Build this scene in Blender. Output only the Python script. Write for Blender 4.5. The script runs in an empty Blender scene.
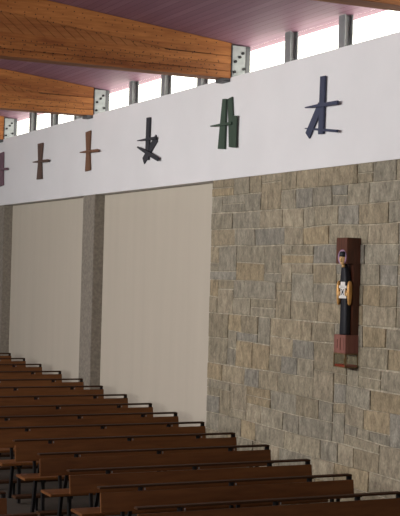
import bpy, bmesh, math, random
from mathutils import Vector, Matrix
random.seed(7)
S = bpy.context.scene
COL = S.collection

# ------------------------------------------------------------------ camera
F = 1300.0
def nrm(v): return Vector(v).normalized()
rY = nrm((-624.0, 3.0, F))                       # direction of the nave wall, in camera axes
up = Vector((0.0265, 1.0, 0.0)); up.z = (624*up.x - 3*up.y)/F
rZ = up.normalized()
rX = rY.cross(rZ) * -1
if rX.x < 0: rX = -rX
R = Matrix((( rX.x, rX.y, -rX.z), (rY.x, rY.y, -rY.z), (rZ.x, rZ.y, -rZ.z)))
CZ = 2.8
camd = bpy.data.cameras.new('camera'); cam = bpy.data.objects.new('camera', camd); COL.objects.link(cam)
cam.matrix_world = Matrix.Translation((0, 0, CZ)) @ R.to_4x4()
camd.sensor_fit = 'HORIZONTAL'; camd.sensor_width = 36.0; camd.lens = 36.0*F/400.0
camd.clip_start = 0.1; camd.clip_end = 300
S.camera = cam
def on_wall(px, py, X):
    """point of the plane x = X that the photo shows at this pixel -> (Y, Z)"""
    d = R @ Vector(((px-200)/F, -(py-258)/F, -1.0))
    t = X/d.x
    return d.y*t, CZ + d.z*t

# ------------------------------------------------------------------ the place, in metres
D = 7.3                 # nave face of the side wall
BAY = 4.78
Y0 = 14.46              # near face of the beam above the end of the stonework
ZB = 3.965         # foot of the white band
ZS = 5.232          # head of the white band = window sill
def floor_z(y): return 0.0389*(y-11.0) + 0.046
ZC0 = 5.635         # ceiling height at the glass
XG = D + 0.26
SL = 0.108
def ceil_z(x): return ZC0 + SL*(XG-x)

# ------------------------------------------------------------------ helpers
class MB:
    def __init__(s): s.bm = bmesh.new(); s.lay = None
    def box(s, x0, x1, y0, y1, z0, z1, bev=0.0, mat=None):
        b = bmesh.new()
        bmesh.ops.create_cube(b, size=1.0)
        for v in b.verts:
            v.co = Vector(((x0+x1)/2 + v.co.x*(x1-x0), (y0+y1)/2 + v.co.y*(y1-y0), (z0+z1)/2 + v.co.z*(z1-z0)))
        if bev: bmesh.ops.bevel(b, geom=b.edges[:], offset=bev, segments=2, affect='EDGES', clamp_overlap=True)
        if mat is not None: b.transform(mat)
        s.take(b); return s
    def take(s, b):
        me = bpy.data.meshes.new('t'); b.to_mesh(me); b.free(); s.bm.from_mesh(me); bpy.data.meshes.remove(me)
    def prism(s, pts, vec, bev=0.0, mat=None):
        """closed polygon (3D points) swept along vec"""
        b = bmesh.new(); vec = Vector(vec)
        a = [b.verts.new(p) for p in pts]; c = [b.verts.new(Vector(p)+vec) for p in pts]
        b.faces.new(a); b.faces.new(c[::-1]); n = len(a)
        for i in range(n): b.faces.new((a[i], c[i], c[(i+1) % n], a[(i+1) % n]))
        bmesh.ops.recalc_face_normals(b, faces=b.faces[:])
        if bev: bmesh.ops.bevel(b, geom=b.edges[:], offset=bev, segments=2, affect='EDGES', clamp_overlap=True)
        if mat is not None: b.transform(mat)
        s.take(b); return s
    def tube(s, pts, r, seg=8):
        for p, q in zip(pts, pts[1:]):
            p, q = Vector(p), Vector(q); d = q-p
            b = bmesh.new()
            bmesh.ops.create_cone(b, cap_ends=True, segments=seg, radius1=r, radius2=r, depth=d.length)
            b.transform(Matrix.Translation((p+q)/2) @ d.to_track_quat('Z', 'Y').to_matrix().to_4x4())
            s.take(b)
        return s
    def bar(s, p, q, w, t, up=(1, 0, 0), bev=0.0):
        """rectangular bar from p to q, width w across, thickness t along up"""
        p, q, u = Vector(p), Vector(q), Vector(up).normalized()
        d = (q-p); L = d.length; d.normalize(); u = (u - d*u.dot(d)).normalized(); v = d.cross(u)
        m = Matrix(((d.x, v.x, u.x, p.x), (d.y, v.y, u.y, p.y), (d.z, v.z, u.z, p.z), (0, 0, 0, 1)))
        return s.box(0, L, -w/2, w/2, -t/2, t/2, bev, m)
    def lathe(s, prof, c, sx=1.0, sy=1.0, seg=24, smooth=True):
        """profile of (radius, z) about the point c"""
        b = bmesh.new(); rings = []
        for r, z in prof:
            rings.append([b.verts.new((c[0]+sx*r*math.cos(2*math.pi*i/seg), c[1]+sy*r*math.sin(2*math.pi*i/seg), c[2]+z)) for i in range(seg)])
        for A, B in zip(rings, rings[1:]):
            for i in range(seg):
                f = b.faces.new((A[i], A[(i+1) % seg], B[(i+1) % seg], B[i])); f.smooth = smooth
        b.faces.new(rings[0][::-1]); b.faces.new(rings[-1])
        s.take(b); return s
    def ball(s, c, r, scale=(1, 1, 1), seg=20):
        b = bmesh.new(); bmesh.ops.create_uvsphere(b, u_segments=seg, v_segments=max(8, seg//2), radius=r)
        for f in b.faces: f.smooth = True
        b.transform(Matrix.Translation(c) @ Matrix.Diagonal((*scale, 1)))
        s.take(b); return s
    def build(s, name, mat, parent=None):
        bmesh.ops.recalc_face_normals(s.bm, faces=s.bm.faces[:])
        me = bpy.data.meshes.new(name); s.bm.to_mesh(me); s.bm.free(); me.materials.append(mat)
        o = bpy.data.objects.new(name, me); COL.objects.link(o)
        if parent is not None: o.parent = parent
        return o
def empty(name, loc, rz=0.0):
    o = bpy.data.objects.new(name, None); COL.objects.link(o)
    o.location = loc; o.rotation_euler.z = rz; o.empty_display_size = 0.2; return o
def tag(o, label, cat, group=None):
    o['label'] = label; o['category'] = cat
    if group: o['group'] = group
    return o
def struct(o): o['kind'] = 'structure'; return o
def copy_tree(o, parent=None):
    c = o.copy(); COL.objects.link(c)
    if parent is not None: c.parent = parent
    for ch in list(o.children): copy_tree(ch, c)
    return c

# ------------------------------------------------------------------ materials
def mat_new(name, rough=0.7, spec=0.3):
    m = bpy.data.materials.new(name); m.use_nodes = True
    nt = m.node_tree; b = nt.nodes['Principled BSDF']
    b.inputs['Roughness'].default_value = rough; b.inputs['Specular IOR Level'].default_value = spec
    return m, nt, b
def plain(name, c, rough=0.6, metal=0.0, var=0.12, scale=8.0, bump=0.0, spec=0.3, stretch=(1, 1, 1)):
    m, nt, b = mat_new(name, rough, spec); b.inputs['Metallic'].default_value = metal
    tc = nt.nodes.new('ShaderNodeTexCoord'); mp = nt.nodes.new('ShaderNodeMapping'); mp.inputs['Scale'].default_value = stretch
    nz = nt.nodes.new('ShaderNodeTexNoise'); nz.inputs['Scale'].default_value = scale; nz.inputs['Detail'].default_value = 5
    rp = nt.nodes.new('ShaderNodeValToRGB')
    rp.color_ramp.elements[0].position = 0.3; rp.color_ramp.elements[1].position = 0.7
    rp.color_ramp.elements[0].color = (*[x*(1-var) for x in c], 1); rp.color_ramp.elements[1].color = (*[min(1, x*(1+var)) for x in c], 1)
    L = nt.links.new
    L(tc.outputs['Object'], mp.inputs['Vector']); L(mp.outputs[0], nz.inputs['Vector']); L(nz.outputs['Fac'], rp.inputs['Fac']); L(rp.outputs[0], b.inputs['Base Color'])
    if bump:
        bp = nt.nodes.new('ShaderNodeBump'); bp.inputs['Strength'].default_value = bump; bp.inputs['Distance'].default_value = 0.01
        L(nz.outputs['Fac'], bp.inputs['Height']); L(bp.outputs[0], b.inputs['Normal'])
    return m
def wood(name, c0, c1, axis='X', rough=0.45, spec=0.4, scale=6.0, rnd=True, fine=0.4):
    m, nt, b = mat_new(name, rough, spec); L = nt.links.new
    tc = nt.nodes.new('ShaderNodeTexCoord'); mp = nt.nodes.new('ShaderNodeMapping')
    sc = {'X': (0.12, 1, 1), 'Y': (1, 0.12, 1), 'Z': (1, 1, 0.12)}[axis]; mp.inputs['Scale'].default_value = sc
    L(tc.outputs['Object'], mp.inputs['Vector'])
    if rnd:
        oi = nt.nodes.new('ShaderNodeObjectInfo'); mu = nt.nodes.new('ShaderNodeMath'); mu.operation = 'MULTIPLY'; mu.inputs[1].default_value = 37
        L(oi.outputs['Random'], mu.inputs[0]); L(mu.outputs[0], mp.inputs['Location'])
    n1 = nt.nodes.new('ShaderNodeTexNoise'); n1.inputs['Scale'].default_value = scale; n1.inputs['Detail'].default_value = 4; n1.inputs['Distortion'].default_value = 0.6
    n2 = nt.nodes.new('ShaderNodeTexNoise'); n2.inputs['Scale'].default_value = scale*9; n2.inputs['Detail'].default_value = 6
    L(mp.outputs[0], n1.inputs['Vector']); L(mp.outputs[0], n2.inputs['Vector'])
    mx = nt.nodes.new('ShaderNodeMix'); mx.inputs[0].default_value = fine
    L(n1.outputs['Fac'], mx.inputs[2]); L(n2.outputs['Fac'], mx.inputs[3])
    rp = nt.nodes.new('ShaderNodeValToRGB'); rp.color_ramp.elements[0].position = 0.33; rp.color_ramp.elements[1].position = 0.67
    rp.color_ramp.elements[0].color = (*c0, 1); rp.color_ramp.elements[1].color = (*c1, 1)
    L(mx.outputs[0], rp.inputs['Fac']); L(rp.outputs[0], b.inputs['Base Color'])
    bp = nt.nodes.new('ShaderNodeBump'); bp.inputs['Strength'].default_value = 0.15; bp.inputs['Distance'].default_value = 0.004
    L(n2.outputs['Fac'], bp.inputs['Height']); L(bp.outputs[0], b.inputs['Normal'])
    return m

M = {}
M['plaster'] = plain('white_plaster', (0.74, 0.745, 0.755), 0.85, var=0.03, scale=1.2, bump=0.06)
M['panel'] = plain('cream_panel', (0.50, 0.455, 0.375), 0.75, var=0.035, scale=1.6, stretch=(1, 2.2, 0.16))
M['concrete'] = plain('rough_concrete', (0.235, 0.21, 0.172), 0.9, var=0.2, scale=22, bump=0.6)
M['floor'] = plain('stone_floor', (0.055, 0.045, 0.035), 0.85, var=0.15, scale=3.0)
M['mortar'] = plain('lime_mortar', (0.36, 0.32, 0.26), 0.95, var=0.12, scale=14, bump=0.4)
M['beam'] = wood('golden_fir', (0.20, 0.058, 0.016), (0.54, 0.220, 0.064), 'X', 0.55, 0.25, 4.0)
M['beam_dark'] = wood('golden_fir_web', (0.22, 0.072, 0.021), (0.42, 0.17, 0.054), 'X', 0.55, 0.25, 5.0)
M['knot'] = plain('nail_heads', (0.06, 0.025, 0.011), 0.6, var=0.1)
M['pew'] = wood('stained_pew_wood', (0.088, 0.031, 0.0085), (0.180, 0.070, 0.0195), 'X', 0.5, 0.25, 3.0)
M['ledge'] = wood('dark_ledge_wood', (0.034, 0.0150, 0.007), (0.060, 0.027, 0.012), 'X', 0.7, 0.12, 3.0)
M['black_steel'] = plain('black_steel', (0.012, 0.011, 0.011), 0.5, 0.4, var=0.1)
M['grey_steel'] = plain('galvanised_steel', (0.36, 0.39, 0.39), 0.55, 0.15, var=0.18, scale=9)
M['dark_steel'] = plain('dark_painted_steel', (0.10, 0.105, 0.11), 0.5, 0.2, var=0.12)
M['dull_steel'] = plain('dull_bolt_steel', (0.22, 0.21, 0.20), 0.6, 0.2, var=0.1)
M['mull'] = plain('mullion_grey_paint', (0.23, 0.24, 0.245), 0.5, 0.1, var=0.1)
M['bolt'] = plain('bolt_iron', (0.03, 0.03, 0.032), 0.5, 0.5, var=0.1)
M['board'] = wood('statue_mahogany', (0.036, 0.011, 0.006), (0.125, 0.042, 0.021), 'Z', 0.4, 0.4, 7.0)
M['pedestal'] = wood('pedestal_wood', (0.13, 0.045, 0.033), (0.26, 0.105, 0.080), 'Z', 0.5, 0.4, 9.0)
M['robe'] = plain('black_robe', (0.008, 0.009, 0.014), 0.55, var=0.2, scale=12, bump=0.2)
M['gilt'] = plain('gilded_wood', (0.62, 0.34, 0.11), 0.4, 0.35, var=0.15, scale=20)
M['skin'] = plain('gilded_face', (0.72, 0.46, 0.20), 0.4, 0.15, var=0.06)
M['halo'] = plain('violet_halo', (0.34, 0.22, 0.34), 0.5, var=0.1)
M['white'] = plain('white_enamel', (0.75, 0.73, 0.68), 0.5, var=0.04)
M['red'] = plain('red_tray', (0.34, 0.055, 0.03), 0.5, var=0.15)
M['brass'] = plain('brass_frame', (0.20, 0.13, 0.06), 0.4, 0.6, var=0.1)
def glass_mat(name, tint, gl=0.06):
    m = bpy.data.materials.new(name); m.use_nodes = True; nt = m.node_tree; nt.nodes.clear()
    o = nt.nodes.new('ShaderNodeOutputMaterial'); t = nt.nodes.new('ShaderNodeBsdfTransparent'); g = nt.nodes.new('ShaderNodeBsdfGlossy'); mx = nt.nodes.new('ShaderNodeMixShader')
    t.inputs[0].default_value = (*tint, 1); g.inputs['Roughness'].default_value = 0.03; mx.inputs[0].default_value = gl
    nt.links.new(t.outputs[0], mx.inputs[1]); nt.links.new(g.outputs[0], mx.inputs[2]); nt.links.new(mx.outputs[0], o.inputs[0]); return m
M['glass'] = glass_mat('window_glass', (0.97, 0.97, 0.93)); M['caseglass'] = glass_mat('case_glass', (0.93, 0.93, 0.90), 0.08)
CROSS = {'purple': (0.175, 0.105, 0.13), 'brown': (0.115, 0.073, 0.058), 'tan': (0.18, 0.092, 0.054), 'black': (0.040, 0.043, 0.052),
         'green': (0.048, 0.078, 0.056), 'blue': (0.050, 0.060, 0.105)}
for k, c in CROSS.items(): M['cross_'+k] = plain(k+'_stained_board', c, 0.6, var=0.12, scale=6, stretch=(1, 1, 0.3))

def ceiling_mat():
    m, nt, b = mat_new('violet_boards', 0.6, 0.25); L = nt.links.new
    tc = nt.nodes.new('ShaderNodeTexCoord'); sp = nt.nodes.new('ShaderNodeSeparateXYZ'); L(tc.outputs['Object'], sp.inputs[0])
    d = nt.nodes.new('ShaderNodeMath'); d.operation = 'DIVIDE'; d.inputs[1].default_value = 0.095; L(sp.outputs['X'], d.inputs[0])
    fr = nt.nodes.new('ShaderNodeMath'); fr.operation = 'FRACT'; L(d.outputs[0], fr.inputs[0])
    fl = nt.nodes.new('ShaderNodeMath'); fl.operation = 'FLOOR'; L(d.outputs[0], fl.inputs[0])
    wn = nt.nodes.new('ShaderNodeTexWhiteNoise'); wn.noise_dimensions = '1D'; L(fl.outputs[0], wn.inputs['W'])
    mp = nt.nodes.new('ShaderNodeMapping'); mp.inputs['Scale'].default_value = (10, 0.7, 1); L(tc.outputs['Object'], mp.inputs[0])
    nz = nt.nodes.new('ShaderNodeTexNoise'); nz.inputs['Scale'].default_value = 2.5; nz.inputs['Detail'].default_value = 4; L(mp.outputs[0], nz.inputs['Vector'])
    ad = nt.nodes.new('ShaderNodeMath'); ad.operation = 'ADD'; L(wn.outputs['Value'], ad.inputs[0]); L(nz.outputs['Fac'], ad.inputs[1])
    rp = nt.nodes.new('ShaderNodeValToRGB'); rp.color_ramp.elements[0].position = 0.3; rp.color_ramp.elements[1].position = 1.0
    hv = nt.nodes.new('ShaderNodeMath'); hv.operation = 'MULTIPLY'; hv.inputs[1].default_value = 0.62; L(ad.outputs[0], hv.inputs[0]); L(hv.outputs[0], rp.inputs['Fac'])
    rp.color_ramp.elements[0].color = (0.265, 0.135, 0.190, 1); rp.color_ramp.elements[1].color = (0.325, 0.178, 0.235, 1)
    gr = nt.nodes.new('ShaderNodeMath'); gr.operation = 'GREATER_THAN'; gr.inputs[1].default_value = 0.09; L(fr.outputs[0], gr.inputs[0])
    mx = nt.nodes.new('ShaderNodeMix'); mx.data_type = 'RGBA'; L(gr.outputs[0], mx.inputs[0]); mx.inputs[6].default_value = (0.20, 0.10, 0.142, 1); L(rp.outputs[0], mx.inputs[7])
    L(mx.outputs[2], b.inputs['Base Color'])
    bp = nt.nodes.new('ShaderNodeBump'); bp.inputs['Strength'].default_value = 0.5; bp.inputs['Distance'].default_value = 0.006; L(gr.outputs[0], bp.inputs['Height']); L(bp.outputs[0], b.inputs['Normal'])
    return m
M['ceiling'] = ceiling_mat()
def stone_mat():
    m, nt, b = mat_new('ashlar_stone', 0.9, 0.2); L = nt.links.new
    at = nt.nodes.new('ShaderNodeAttribute'); at.attribute_name = 'Col'
    tc = nt.nodes.new('ShaderNodeTexCoord')
    mp = nt.nodes.new('ShaderNodeMapping'); mp.inputs['Scale'].default_value = (1, 1.6, 0.8); L(tc.outputs['Object'], mp.inputs[0])
    n1 = nt.nodes.new('ShaderNodeTexNoise'); n1.inputs['Scale'].default_value = 9; n1.inputs['Detail'].default_value = 8; n1.inputs['Roughness'].default_value = 0.65; L(mp.outputs[0], n1.inputs['Vector'])
    n2 = nt.nodes.new('ShaderNodeTexNoise'); n2.inputs['Scale'].default_value = 45; n2.inputs['Detail'].default_value = 4; L(mp.outputs[0], n2.inputs['Vector'])
    rp = nt.nodes.new('ShaderNodeMapRange'); rp.inputs[1].default_value = 0.3; rp.inputs[2].default_value = 0.7; rp.inputs[3].default_value = 0.62; rp.inputs[4].default_value = 1.36; L(n1.outputs['Fac'], rp.inputs[0])
    r2 = nt.nodes.new('ShaderNodeMapRange'); r2.inputs[1].default_value = 0.3; r2.inputs[2].default_value = 0.7; r2.inputs[3].default_value = 0.78; r2.inputs[4].default_value = 1.22; L(n2.outputs['Fac'], r2.inputs[0])
    mm = nt.nodes.new('ShaderNodeMath'); mm.operation = 'MULTIPLY'; L(rp.outputs[0], mm.inputs[0]); L(r2.outputs[0], mm.inputs[1])
    wm = nt.nodes.new('ShaderNodeVectorMath'); wm.operation = 'MULTIPLY'; wm.inputs[1].default_value = (0.88, 0.86, 0.80); L(at.outputs['Color'], wm.inputs[0])
    vm = nt.nodes.new('ShaderNodeVectorMath'); vm.operation = 'SCALE'; L(wm.outputs[0], vm.inputs[0]); L(mm.outputs[0], vm.inputs['Scale'])
    L(vm.outputs[0], b.inputs['Base Color'])
    bp = nt.nodes.new('ShaderNodeBump'); bp.inputs['Strength'].default_value = 0.7; bp.inputs['Distance'].default_value = 0.012
    L(mm.outputs[0], bp.inputs['Height']); L(bp.outputs[0], b.inputs['Normal'])
    return m
M['stone'] = stone_mat()

# ------------------------------------------------------------------ the shell
YN, YF, XL = -5.0, 33.2, -7.3
YST = 14.91          # end of the stonework
REC = 0.17               # depth of the plaster panels behind the wall face
def raked(mb, x0, x1, y0, y1, t=0.2):
    mb.prism([(x0, y0, floor_z(y0)), (x0, y1, floor_z(y1)), (x0, y1, floor_z(y1)-t), (x0, y0, floor_z(y0)-t)], (x1-x0, 0, 0))
m = MB(); raked(m, XL, D+0.5, YN, YF); struct(m.build('floor', M['floor']))
m = MB(); XR = 0.0
m.prism([(XG+0.12, YN, ceil_z(XG+0.12)), (XR, YN, ceil_z(XR)), (XL, YN, ceil_z(XG)), (XL, YN, ceil_z(XG)+0.15), (XR, YN, ceil_z(XR)+0.15), (XG+0.12, YN, ceil_z(XG+0.12)+0.15)], (0, YF-YN, 0))
struct(m.build('ceiling', M['ceiling']))
m = MB(); m.box(D, XG+0.10, YN, YF, ZB, ZS); struct(m.build('wall_right_upper', M['plaster']))
m = MB(); m.box(D+REC, D+0.42, YST, YF, -1.2, ZB); struct(m.build('wall_right_panelled', M['panel']))
m = MB(); m.box(XL-0.3, XL, YN, YF, -1.2, ceil_z(XG)); struct(m.build('wall_left', M['plaster']))
m = MB(); m.box(XL-0.3, XG+0.1, YF, YF+0.3, -1.2, ceil_z(0)); struct(m.build('wall_back', M['plaster']))
m = MB(); m.box(XL-0.3, XG+0.1, YN-0.3, YN, -1.2, ceil_z(0)); struct(m.build('wall_front', M['plaster']))

# stone wall: mortar bed with every block of the ashlar on it, one surface
def stone_wall(ya, yb, za, zb):
    bm = bmesh.new(); lay = bm.loops.layers.float_color.new('Col')
    def quad(vs, c):
        f = bm.faces.new(vs)
        for l in f.loops: l[lay] = (*c, 1)
    def bx(x0, x1, y0, y1, z0, z1, ch, c):
        B = [bm.verts.new(p) for p in ((x1, y0, z0), (x1, y1, z0), (x1, y1, z1), (x1, y0, z1))]
        Mi = [bm.verts.new(p) for p in ((x0+ch, y0, z0), (x0+ch, y1, z0), (x0+ch, y1, z1), (x0+ch, y0, z1))]
        j = lambda: random.uniform(0.6, 1.5)*ch
        T = [bm.verts.new(p) for p in ((x0, y0+j(), z0+j()), (x0, y1-j(), z0+j()), (x0, y1-j(), z1-j()), (x0, y0+j(), z1-j()))]
        for P, Q in ((B, Mi), (Mi, T)):
            for i in range(4): quad((P[i], P[(i+1) % 4], Q[(i+1) % 4], Q[i]), c)
        quad(T, c); quad(B[::-1], c)
    bx(D+0.014, D+0.42, ya, yb, za, zb, 0.001, (0.44, 0.40, 0.325))
    tones = [(0.325, 0.292, 0.225), (0.315, 0.288, 0.230), (0.335, 0.290, 0.215), (0.295, 0.275, 0.228), (0.35, 0.31, 0.24), (0.30, 0.265, 0.20), (0.28, 0.268, 0.236), (0.345, 0.288, 0.20), (0.31, 0.29, 0.24)]
    cy, cz = 0.06, 0.104
    ny, nz = int(round((yb-ya)/cy)), int(round((zb-za)/cz)); cy, cz = (yb-ya)/ny, (zb-za)/nz
    occ = [[0]*ny for _ in range(nz)]
    for r in range(nz):
        c = 0
        while c < ny:
            if occ[r][c]: c += 1; continue
            free = 0
            while c+free < ny and not occ[r][c+free]: free += 1
            h = random.choices((1, 2, 3), (1.3, 7, 1.0))[0]
            if r % 2 == 1 and h == 2: h = random.choices((1, 3), (3, 1))[0]
            h = min(h, nz-r)
            w = random.randint(4, 13) if h < 3 else random.randint(4, 8)
            if free - w < 4: w = free
            if w > 14: w //= 2
            for hh in range(1, h):
                if any(occ[r+hh][c:c+w]): h = hh; break
            for hh in range(h):
                for q in range(c, c+w): occ[r+hh][q] = 1
            t = random.choice(tones); k = random.uniform(0.90, 1.10)
            g = random.uniform(0.0045, 0.008)
            bx(D+random.uniform(-0.004, 0.004), D+0.05, ya+c*cy+g, ya+(c+w)*cy-g, za+r*cz+g, za+(r+h)*cz-g, 0.004, tuple(x*k for x in t))
            c += w
    from mathutils import noise
    for v in bm.verts:      # hand-cut joints are never quite straight
        if ya+0.02 < v.co.y < yb-0.02 and za+0.02 < v.co.z < zb-0.02:
            p = Vector((0.0, v.co.y*2.2, v.co.z*2.2)); q = Vector((5.0, v.co.y*6.0, v.co.z*6.0))
            v.co.z += 0.020*noise.noise(p) + 0.010*noise.noise(q)
            v.co.y += 0.024*noise.noise(p+Vector((9, 0, 0))) + 0.014*noise.noise(q+Vector((3, 1, 0)))
    me = bpy.data.meshes.new('wall_right_stone'); bm.to_mesh(me); bm.free(); me.materials.append(M['stone'])
    o = bpy.data.objects.new('wall_right_stone', me); COL.objects.link(o); return o
struct(stone_wall(4.0, YST, -0.45, ZB))
m = MB(); m.box(D, D+0.42, YN, 4.0, -1.2, ZB); struct(m.build('wall_right_near', M['plaster']))

# concrete pillars between the plaster panels
pil = ['rough concrete pillar nearer the stonework, between the two full cream panels', 'rough concrete pillar at the left edge of the photo', 'rough concrete pillar at the far end of the nave wall']
for i in range(1, 4):
    y = Y0 + BAY*i - 0.16
    m = MB(); m.box(D+0.002, D+REC+0.02, y, y+0.52, floor_z(y)-0.02, ZB, 0.008)
    tag(m.build('concrete_pillar', M['concrete']), pil[i-1], 'pillar', 'concrete pillars along the wall')

# clerestory: glass, steel posts
n = 1
for i in range(-1, 4):
    ya = Y0 + BAY*i
    for k in range(4):
        y0 = ya+0.25 if k == 0 else ya + BAY*k/4; y1 = ya + BAY*(k+1)/4
        m = MB(); m.box(XG+0.0, XG+0.008, y0+0.002, y1-0.002, ZS+0.001, ZC0-0.002)
        struct(m.build('window_%d' % n, M['glass'])); n += 1
    for k in (1, 2, 3):
        y = ya + BAY*k/4 - 0.04
        x0, x1 = XG-0.12, XG-0.012
        zt = ceil_z(x1) - 0.002; w = 0.13; t = 0.014
        e = empty('mullion', (x1, y, ZS)); 
        m = MB(); m.box(x0-x1, x0-x1+t, 0, w, 0, zt-ZS, 0.002); m.build('flange', M['mull'], e)
        m = MB(); m.box(-t, 0, 0, w, 0, zt-ZS, 0.002); m.build('flange', M['mull'], e)
        m = MB(); m.box(x0-x1+t, -t, w/2-0.006, w/2+0.006, 0, zt-ZS); m.build('web', M['mull'], e)
        where = {-1: 'in bay above the stone wall', 0: 'in bay behind the largest timber beam', 1: 'in bay near the left edge', 2: 'in bay beyond the far beam', 3: 'in the farthest bay'}[i]
        tag(e, 'grey steel window post, %s from right %s' % (('first', 'second', 'third')[k-1], where), 'window post', 'steel posts of the clerestory')

# roof beams
BT = 0.24
def make_beam(y, label, detail):
    e = empty('roof_beam', (D, y, ZS+0.0)); tag(e, label, 'beam', 'timber roof beams')
    top = lambda x: ceil_z(x) - (ZS) - 0.004       # local z of the top edge
    zb = -0.012
    # local x: 0 at wall face, negative into nave
    LN = -7.2 + (7.3-D)
    hC = 0.275                                    # bottom chord
    hT = lambda x: 0.20 + 0.0*x
    x1 = -0.0
    xs = -0.88                                     # web begins here
    tt = 0.245                                      # top chord depth
    # bottom chord: two laminations
    for z0, z1, nm in ((zb, zb+0.085, 'bottom_chord'), (zb+0.089, zb+0.175, 'bottom_chord'), (zb+0.178, zb+hC, 'bottom_chord')):
        m = MB(); m.box(LN, x1, 0, BT, z0, z1, 0.004); m.build(nm, M['beam'], e)
    # top chord follows the ceiling; it tapers into the bottom chord near the wall
    m = MB()
    pts = []
    N = 12
    for q in range(N+1):
        x = LN + (x1-LN)*q/N; pts.append((x, 0, top(x+D)))
    low = []
    for x in (x1, xs, LN):
        low.append((x, 0, max(zb+hC+0.003, top(x+D)-tt)))
    m.prism(pts + low, (0, BT, 0), 0.004); m.build('top_chord', M['beam'], e)
    # diagonal web boards set slightly back
    xq = xs
    m = MB()
    zz = lambda x: max(zb+hC, top(x+D)-tt)
    x = LN; 
    while x < xs-0.05:
        w = 0.15
        a, b = x, min(x+w-0.006, xs)
        h1 = zz(a)-(zb+hC); h2 = zz(b)-(zb+hC)
        if h2 > 0.012:
            # board leaning: bottom shifted towards the wall
            s1, s2 = h1*1.3, h2*1.3
            P = [(a, zz(a)+0.003), (b, zz(b)+0.003), (min(b+s2, xs+0.35), zb+hC-0.003), (min(a+s1, xs+0.34), zb+hC-0.003)]
            m.prism([(p[0], 0.016, p[1]) for p in P], (0, BT-0.03, 0), 0.003)
        x += w
    m.build('web_boards', M['beam_dark'], e)
    # nail heads over the near face: one pattern
    if detail:
        m = MB(); rr = random.Random(int(y*10))
        x = -4.2
        while x < -0.1:
            for zz0 in (0.03, 0.075, 0.135, 0.19):
                for _ in range(2):
                    xx = x + rr.uniform(-0.05, 0.05); z = zz0 + rr.uniform(-0.015, 0.015)
                    m.box(xx-0.006, xx+0.006, -0.003, 0.003, z-0.006, z+0.006)
            t0 = top(x+D)
            for dz in (0.04, 0.12, 0.20, 0.25):
                z = t0 - dz + rr.uniform(-0.02, 0.02); xx = x + rr.uniform(-0.06, 0.06)
                if z > 0.24: m.box(xx-0.006, xx+0.006, -0.003, 0.003, z-0.006, z+0.006)
            x += 0.125
        m.build('nail_heads', M['knot'], e)
    # steel end shoe over the wall head
    zt = top(XG) 
    m = MB(); m.box(0.012, XG-D-0.063, -0.012, BT+0.01, 0.002, top(D+0.02)-0.006 if False else zt, 0.002); m.build('end_plate', M['grey_steel'], e)
    m = MB(); m.box(XG-D-0.065, XG-D-0.004, -0.02, BT+0.01, 0.002, zt, 0.002); m.build('edge_angle', M['dark_steel'], e)
    m = MB(); m.box(0.0, 0.014, -0.014, BT+0.01, 0.002, zt, 0.002); m.build('end_strap', M['dark_steel'], e)
    for bx_, bz in ((0.05, 0.20), (0.04, 0.07), (0.15, 0.31), (0.17, 0.115), (0.11, 0.26)):
        m = MB(); m.tube([(bx_, -0.03, bz), (bx_, -0.010, bz)], 0.019, 8); m.build('bolt', M['bolt'], e)
    m = MB(); m.box(-0.10, -0.002, 0.01, BT-0.01, -0.055, 0.004, 0.004); m.build('bearing_shoe', M['dark_steel'], e)
beams = ['nearest timber roof beam, only its underside showing at the top right corner',
         'large golden timber roof beam crossing the upper left, above the green wall cross',
         'golden timber roof beam, second one back, ending in a steel plate above the tan cross',
         'far timber roof beam, only its steel-plated end showing at the left edge',
         'farthest timber roof beam, hidden beyond the others']
for i in range(-1, 3):
    make_beam(Y0 + BAY*i, beams[i+1], i in (0, 1))

# ------------------------------------------------------------------ crosses on the white band
def cross(label, key, bars):
    """bars: name, (px,py) start, (px,py) end, width in m, stand-off, thickness, taper"""
    pts = [on_wall(*p, D) for b in bars for p in (b[1], b[2])]
    cy = sum(p[0] for p in pts)/len(pts); cz = min(p[1] for p in pts)
    e = empty('wall_cross', (D, cy, cz)); tag(e, label, 'wall cross', 'stations of the cross along the white band')
    for nm, p, q, w0, w1, wm, off, th in bars:
        p, q = on_wall(*p, D-off), on_wall(*q, D-off)
        P, Q = Vector((0, p[0]-cy, p[1]-cz)), Vector((0, q[0]-cy, q[1]-cz))
        d = (Q-P).normalized(); v = Vector((0, -d.z, d.y))
        mid = (P+Q)/2
        poly = [P-v*w0/2, mid-v*wm/2, Q-v*w1/2, Q+v*w1/2, mid+v*wm/2, P+v*w0/2]
        poly = [Vector((-off, a.y, a.z)) for a in poly]
        MBo = MB(); MBo.prism(poly, (th, 0, 0), 0.003); MBo.build(nm, M['cross_'+key], e)
U, C_, G_ = 'upright', 'crossbar', 'diagonal_bar'
cross('dark blue wall cross of four boards, rightmost on the white band above the stone wall', 'blue', [
    (U, (322.4, 76), (320.2, 134), .105, .105, .105, .035, .024),
    (G_, (320, 105), (307, 135.8), .11, .11, .11, .024, .018),
    (C_, (304.5, 107.6), (337, 102.3), .012, .042, .038, .062, .026),
    (C_, (304.5, 128.4), (336.5, 131), .012, .030, .028, .062, .026)])
cross('dark green wall cross of two tall leaning boards and one short board', 'green', [
    (U, (224, 98.8), (220.8, 149), .105, .19, .15, .032, .024),
    (U, (229.6, 97.8), (231.3, 146), .12, .15, .13, .026, .02),
    (G_, (234.8, 115.6), (232.7, 147.5), .10, .16, .12, .042, .016),
    (C_, (210, 126.2), (231, 123), .014, .034, .03, .062, .026)])
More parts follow.
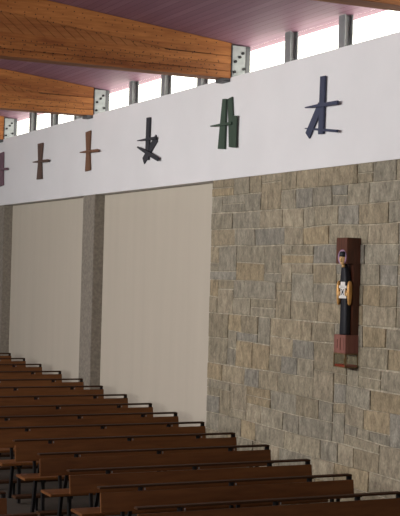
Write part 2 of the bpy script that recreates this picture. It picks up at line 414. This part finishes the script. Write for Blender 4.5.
cross('black wall cross with crossed slanting bars, between the tan and green crosses', 'black', [
    (U, (148.0, 117.4), (146.5, 160), .125, .125, .125, .032, .024),
    (G_, (156.2, 137.8), (143, 161), .12, .11, .12, .022, .018),
    (G_, (136.8, 147), (157.5, 159.3), .02, .055, .06, .058, .022),
    (C_, (136.8, 140.7), (155, 137.8), .012, .042, .03, .058, .022)])
cross('tan brown wall cross with waisted upright, above the nearer concrete pillar', 'tan', [
    (U, (87.7, 131.3), (87.3, 170.8), .215, .225, .145, .032, .024),
    (C_, (79.5, 152.4), (97.4, 150.3), .016, .042, .045, .062, .026)])
cross('dark brown wall cross with waisted upright, second from the left edge', 'brown', [
    (U, (40.0, 143.2), (38.9, 179.2), .28, .28, .17, .032, .024),
    (C_, (32.5, 162.2), (47.6, 160.4), .016, .045, .045, .062, .026)])
cross('muted purple wall cross cut off by the left edge of the photo', 'purple', [
    (U, (0.9, 152.8), (0.6, 186), .30, .30, .27, .032, .024),
    (C_, (-7, 170), (6.5, 168.7), .016, .045, .045, .062, .026)])

# ------------------------------------------------------------------ carved saint on the stone wall
sy, sz = on_wall(357.8, 368, D)
e = empty('saint_statue', (D, sy, sz)); tag(e, 'carved saint in black robe on dark wooden bracket, hung on the stone wall', 'statue')
# local: x negative = out of the wall, +y = away from the viewer, z up
ytop, ztop = on_wall(361.5, 238.5, D); H = ztop - sz
W = 0.205
m = MB(); m.box(-0.085, 0.006, 0, W, 0.135, H, 0.004); m.build('back_board', M['board'], e)
m = MB(); m.box(-0.168, -0.0, -0.004, W+0.004, H-0.265, H+0.004, 0.005); m.build('top_block', M['board'], e)
zp = 0.148
m = MB(); m.box(-0.160, 0.0, -0.006, W+0.018, zp, zp+0.19, 0.005); m.build('pedestal', M['pedestal'], e)
m = MB(); m.box(-0.1605, -0.155, 0.03, 0.036, zp+0.03, zp+0.16); m.box(-0.164, -0.158, 0.09, 0.10, zp+0.03, zp+0.16, 0.001); m.box(-0.164, -0.158, 0.15, 0.156, zp+0.05, zp+0.14, 0.001)
m.build('carving', M['board'], bpy.data.objects['pedestal'])
zr = zp+0.19
xc, yc = -0.118, 0.078
Hr = H-0.262 - zr
def robe_mb():
    b = bmesh.new(); rings = []; seg = 28
    for t, hw, hd, dx in ((0, .062, .040, 0), (.02, .064, .042, 0), (.15, .061, .040, 0), (.40, .060, .040, 0), (.55, .060, .042, -.002), (.68, .066, .045, -.004), (.80, .060, .042, -.008), (.90, .047, .034, -.014), (.97, .032, .026, -.022), (1.0, .024, .022, -.026)):
        ring = []
        for i in range(seg):
            a = 2*math.pi*i/seg; ca, sa = math.cos(a), math.sin(a)
            ex = 0.62
            x = hd*math.copysign(abs(ca)**ex, ca); y = hw*math.copysign(abs(sa)**ex, sa)
            fold = 1 + 0.035*math.sin(a*9)*(1-t)
            ring.append(b.verts.new((xc+dx+x*fold, yc+y*fold, zr + t*Hr)))
        rings.append(ring)
    for A, B in zip(rings, rings[1:]):
        for i in range(seg):
            f = b.faces.new((A[i], A[(i+1) % seg], B[(i+1) % seg], B[i])); f.smooth = True
    b.faces.new(rings[0][::-1]); b.faces.new(rings[-1]); mm = MB(); mm.take(b); return mm
robe_mb().build('robe', M['robe'], e)
def turn(mb, c, a=24):
    mb.bm.transform(Matrix.Translation((c[0], c[1], 0)) @ Matrix.Rotation(math.radians(a), 4, 'Z') @ Matrix.Translation((-c[0], -c[1], 0))); return mb
xh, yh, zh = -0.182, 0.054, zr+Hr+0.055
m = MB()
m.lathe([(.010, -.072), (.020, -.066), (.030, -.045), (.036, -.018), (.038, .010), (.036, .03), (.026, .045), (.008, .052)], (xh, yh, zh), 0.82, 0.92, 22)
m.ball((xh-.031, yh, zh-.012), .010, (1.0, .7, 2.0), 12)        # nose
m.lathe([(.017, -.02), (.017, .02)], (xh+.014, yh, zh-.075), 1, 1, 12)      # neck
for s in (-1, 1): m.ball((xh, yh+s*.036, zh-.008), .010, (1, .5, 1.6), 10)   # ears
turn(m, (xh, yh)); m.build('head', M['skin'], e)
for s in (-1, 1):
    m = MB(); m.ball((xh-.029, yh+s*.013, zh+.002), .0055, (.6, 1.3, .7), 8); turn(m, (xh, yh)); m.build('eye', M['robe'], bpy.data.objects['head'])
m = MB(); m.ball((xh-.0275, yh, zh-.036), .006, (.6, 1.8, .5), 8); turn(m, (xh, yh)); m.build('mouth', M['robe'], bpy.data.objects['head'])
m = MB(); m.lathe([(.041, .012), (.042, .03), (.040, .052), (.034, .064), (.012, .070)], (xh+.002, yh, zh), .9, .95, 22); m.build('hair', M['robe'], e)
m = MB(); b = bmesh.new(); bmesh.ops.create_cone(b, cap_ends=True, segments=32, radius1=.079, radius2=.079, depth=.008)
b.transform(Matrix.Translation((-0.172, 0.078, zh+.008)) @ Matrix.Rotation(math.pi/2, 4, 'Y')); m.take(b); m.build('halo', M['halo'], e)
# sleeves and hands round the tablet it holds
zt = zr + 0.60*Hr
def sleeve(sgn):
    mm = MB(); y = yc + sgn*0.066
    prof = [(.010, -.135), (.018, -.12), (.024, -.06), (.027, 0), (.026, .06), (.020, .10), (.010, .115)]
    mm.lathe(prof, (xc-.030, y, zt+0.0), 1.25, .85, 16)
    return mm
for s in (-1, 1):
    o = turn(sleeve(s), (xc, yc)).build('sleeve', M['gilt'], e)
    m = MB(); y = yc + s*0.052
    m.ball((xc-.056, y, zt-.02), .016, (.8, 1, 1.3), 12)
    for f in range(4):
        z = zt + .000 - f*.012
        m.tube([(xc-.060, y, z), (xc-.066, y-s*.014, z+.001), (xc-.063, y-s*(.026-.003*abs(f-1)), z+.002)], .0052, 7)
    m.tube([(xc-.060, y, zt+.004), (xc-.067, y-s*.008, zt+.018), (xc-.064, y-s*.013, zt+.026)], .0056, 7)
    turn(m, (xc, yc)); m.build('hand', M['skin'], o)
m = MB()
m.box(xc-.062, xc-.045, yc-.046, yc+.046, zt-.065, zt-.038, .002); m.box(xc-.062, xc-.045, yc-.046, yc+.046, zt+.038, zt+.066, .002)
m.box(xc-.062, xc-.046, yc-.028, yc+.028, zt-.045, zt+.105, .002); turn(m, (xc, yc)); m.build('tablet', M['white'], e)
m = MB(); m.bar((xc-.063, yc-.015, zt-.03), (xc-.063, yc+.015, zt+.03), .006, .003); m.bar((xc-.063, yc-.015, zt+.03), (xc-.063, yc+.015, zt-.03), .006, .003); m.box(xc-.064, xc-.061, yc-.010, yc+.010, zt-.01, zt+.01)
turn(m, (xc, yc)); m.build('tablet_mark', M['robe'], bpy.data.objects['tablet'])
# glass case below the pedestal
x0, x1, y0, y1, z0, z1 = -0.160, 0.0, -0.006, W+0.018, 0.0, zp
m = MB(); r = .0045
for x in (x0+r, x1-r):
    for y in (y0+r, y1-r): m.box(x-r, x+r, y-r, y+r, z0, z1)
for z in (z0+r, z1-r):
    for x in (x0+r, x1-r): m.box(x-r, x+r, y0, y1, z-r, z+r)
    for y in (y0+r, y1-r): m.box(x0, x1, y-r, y+r, z-r, z+r)
fr = m.build('case_frame', M['brass'], e)
m = MB()
for y in (y0+r, y1-r): m.box(x0+2*r, x1-2*r, y-.001, y+.001, z0+2*r, z1-2*r)
m.box(x0+r-.001, x0+r+.001, y0+2*r, y1-2*r, z0+2*r, z1-2*r)
m.build('case_glass', M['caseglass'], fr)
m = MB(); m.box(x0+.010, x1-.010, y0+.010, y1-.010, .005, .030, .003); m.build('tray', M['red'], fr)
for (dx, dy, h) in ((-.118, .075, .075), (-.06, .12, .085)):
    m = MB(); m.lathe([(.016, 0), (.012, .01), (.006, .02), (.006, h-.02), (.013, h-.012), (.008, h)], (dx, dy, .017), 1, 1, 12); m.build('candlestick', M['brass'], fr)

# ------------------------------------------------------------------ pews
XE = 6.95; PL = 2.66; SP = 0.1238*XE
PEWY = [9.898, 10.761, 11.568, 12.455, 13.278, 14.099, 14.889, 15.698, 16.571, 17.49, 18.32, 19.293, 20.26, 21.125, 21.94, 22.78]  # row by row
def make_pew(L):
    """local origin at the wall-side end on the floor under the backrest; the pew runs to -x; the seat is on the -y side"""
    e = empty('church_pew', (0, 0, 0))
    z0b, hb = 0.580, 0.176
    tilt = Matrix.Translation((0, 0, z0b)) @ Matrix.Rotation(math.radians(-8), 4, 'X')
    m = MB(); m.box(-L, 0, -0.014, 0.014, 0.0, hb, 0.004, tilt); m.build('backrest', M['pew'], e)
    m = MB(); m.box(-L, 0.0, 0.035, 0.115, 0.785, 0.802, 0.004); m.build('book_ledge', M['ledge'], e)
    m = MB(); m.box(-L, 0, -0.34, -0.03, 0.425, 0.452, 0.006); m.build('seat', M['pew'], e)
    for fx in (0.16, 0.51, 0.83):
        x = -L + L*fx
        m = MB(); m.box(x-0.024, x-0.004, 0.036, 0.11, 0.740, 0.783, 0.002); m.box(x-0.024, x-0.004, 0.046, 0.07, 0.60, 0.745, 0.002)
        m.box(x-0.02, x+0.014, 0.036, 0.112, 0.780, 0.7845, 0.001)
        b = m.build('ledge_bracket', M['black_steel'], e)
        m = MB(); m.tube([(x+0.008, 0.02, 0.762), (x+0.008, 0.02, 0.780)], 0.005, 8); m.build('bolt', M['dull_steel'], b)
    m = MB(); m.box(-0.024, -0.001, 0.040, 0.11, 0.60, 0.784, 0.002); m.build('end_bracket', M['black_steel'], e)
    for fx in (0.085, 0.5, 0.915):
        x = -L + L*fx
        m = MB(); m.bar((x, -0.28, 0.0), (x, -0.26, 0.41), 0.045, 0.03, (1, 0, 0)); m.build('leg', M['black_steel'], e)
        m = MB(); m.bar((x, 0.06, 0.0), (x, -0.03, 0.41), 0.045, 0.03, (1, 0, 0)); m.build('leg', M['black_steel'], e)
        m = MB(); m.bar((x, -0.32, 0.41), (x, 0.05, 0.41), 0.028, 0.03, (1, 0, 0)); m.build('seat_bearer', M['black_steel'], e)
        m = MB(); m.bar((x, 0.012, 0.41), (x, 0.062, 0.72), 0.035, 0.028, (1, 0, 0)); m.build('back_support', M['black_steel'], e)
        m = MB(); m.bar((x+0.085, 0.015, 0.44), (x+0.055, 0.05, 0.41), 0.03, 0.02, (1, 0, 0)); m.bar((x+0.055, 0.05, 0.41), (x+0.10, 0.052, 0.70), 0.034, 0.024, (0, 1, 0)); m.build('back_support', M['black_steel'], e)
    m = MB(); m.box(-L+0.06, -0.06, 0.14, 0.28, 0.15, 0.178, 0.005); k = m.build('kneeler', M['ledge'], e)
    for fx in (0.12, 0.5, 0.88):
        x = -L + L*fx
        m = MB(); m.bar((x, 0.21, 0.15), (x, 0.21, 0.0), 0.05, 0.025, (1, 0, 0)); m.build('kneeler_foot', M['black_steel'], k)
    return e
ordn = ['nearest', 'second', 'third', 'fourth', 'fifth', 'sixth', 'seventh', 'eighth', 'ninth', 'tenth', 'eleventh', 'twelfth', 'thirteenth', 'fourteenth', 'fifteenth', 'sixteenth']
def plab(k):
    if k == 0: return 'nearest dark wooden pew, cut by the bottom of the photo, ending at stone wall'
    if k <= 4: w = 'ending at the stone wall'
    elif k <= 8: w = 'ending at the right cream panel'
    elif k <= 10: w = 'ending at the nearer pillar'
    else: w = 'ending at the left cream panel'
    return 'dark wooden pew, %s row from the nearest, %s' % (ordn[k], w)
proto = make_pew(PL)
tilt = math.atan(0.0389)
GP = 'rows of pews along the wall'
for k in range(16):
    o = proto if k == 0 else copy_tree(proto)
    y = PEWY[k] + 0.09
    o.location = (XE, y, floor_z(y)); tag(o, plab(k), 'pew', GP)
left = make_pew(3.2)
for i, k in enumerate((0, 1, 2)):
    o = left if i == 0 else copy_tree(left)
    y = PEWY[k] + 0.09
    o.location = (3.42, y, floor_z(y))
    tag(o, ['dark wooden pew across the aisle, frontmost, its end at the bottom left corner', 'dark wooden pew across the aisle, second row, end just inside the left edge', 'dark wooden pew across the aisle, third row, beside the left edge'][i], 'pew', 'pews across the aisle')

# ------------------------------------------------------------------ light
w = bpy.data.worlds.new('sky'); S.world = w; w.use_nodes = True
bg = w.node_tree.nodes['Background']; bg.inputs[0].default_value = (1.0, 0.985, 0.94, 1); bg.inputs[1].default_value = 5.0
def area(name, loc, target, sx, sy, power, col):
    l = bpy.data.lights.new(name, 'AREA'); l.shape = 'RECTANGLE'; l.size = sx; l.size_y = sy; l.energy = power; l.color = col
    o = bpy.data.objects.new(name, l); COL.objects.link(o); o.location = loc
    d = Vector(target)-Vector(loc); o.rotation_euler = d.to_track_quat('-Z', 'Y').to_euler(); return o
area('daylight_left_clerestory', (XL+0.3, 13.5, 4.7), (D, 13.5, 3.5), 15, 0.9, 1680, (1.0, 0.985, 0.96))
area('front_fill_light', (-1.0, YN+0.4, 2.6), (6.0, 12, 2.4), 5, 2.5, 170, (1.0, 0.985, 0.96))  # fill lamp added before the windowless front wall to brighten the pew fronts

S.view_settings.view_transform = 'Standard'; S.view_settings.look = 'None'; S.view_settings.gamma = 1.0; S.view_settings.exposure = 0.0
S.view_settings.use_curve_mapping = False
S.cycles.max_bounces = 8; S.cycles.use_denoising = True
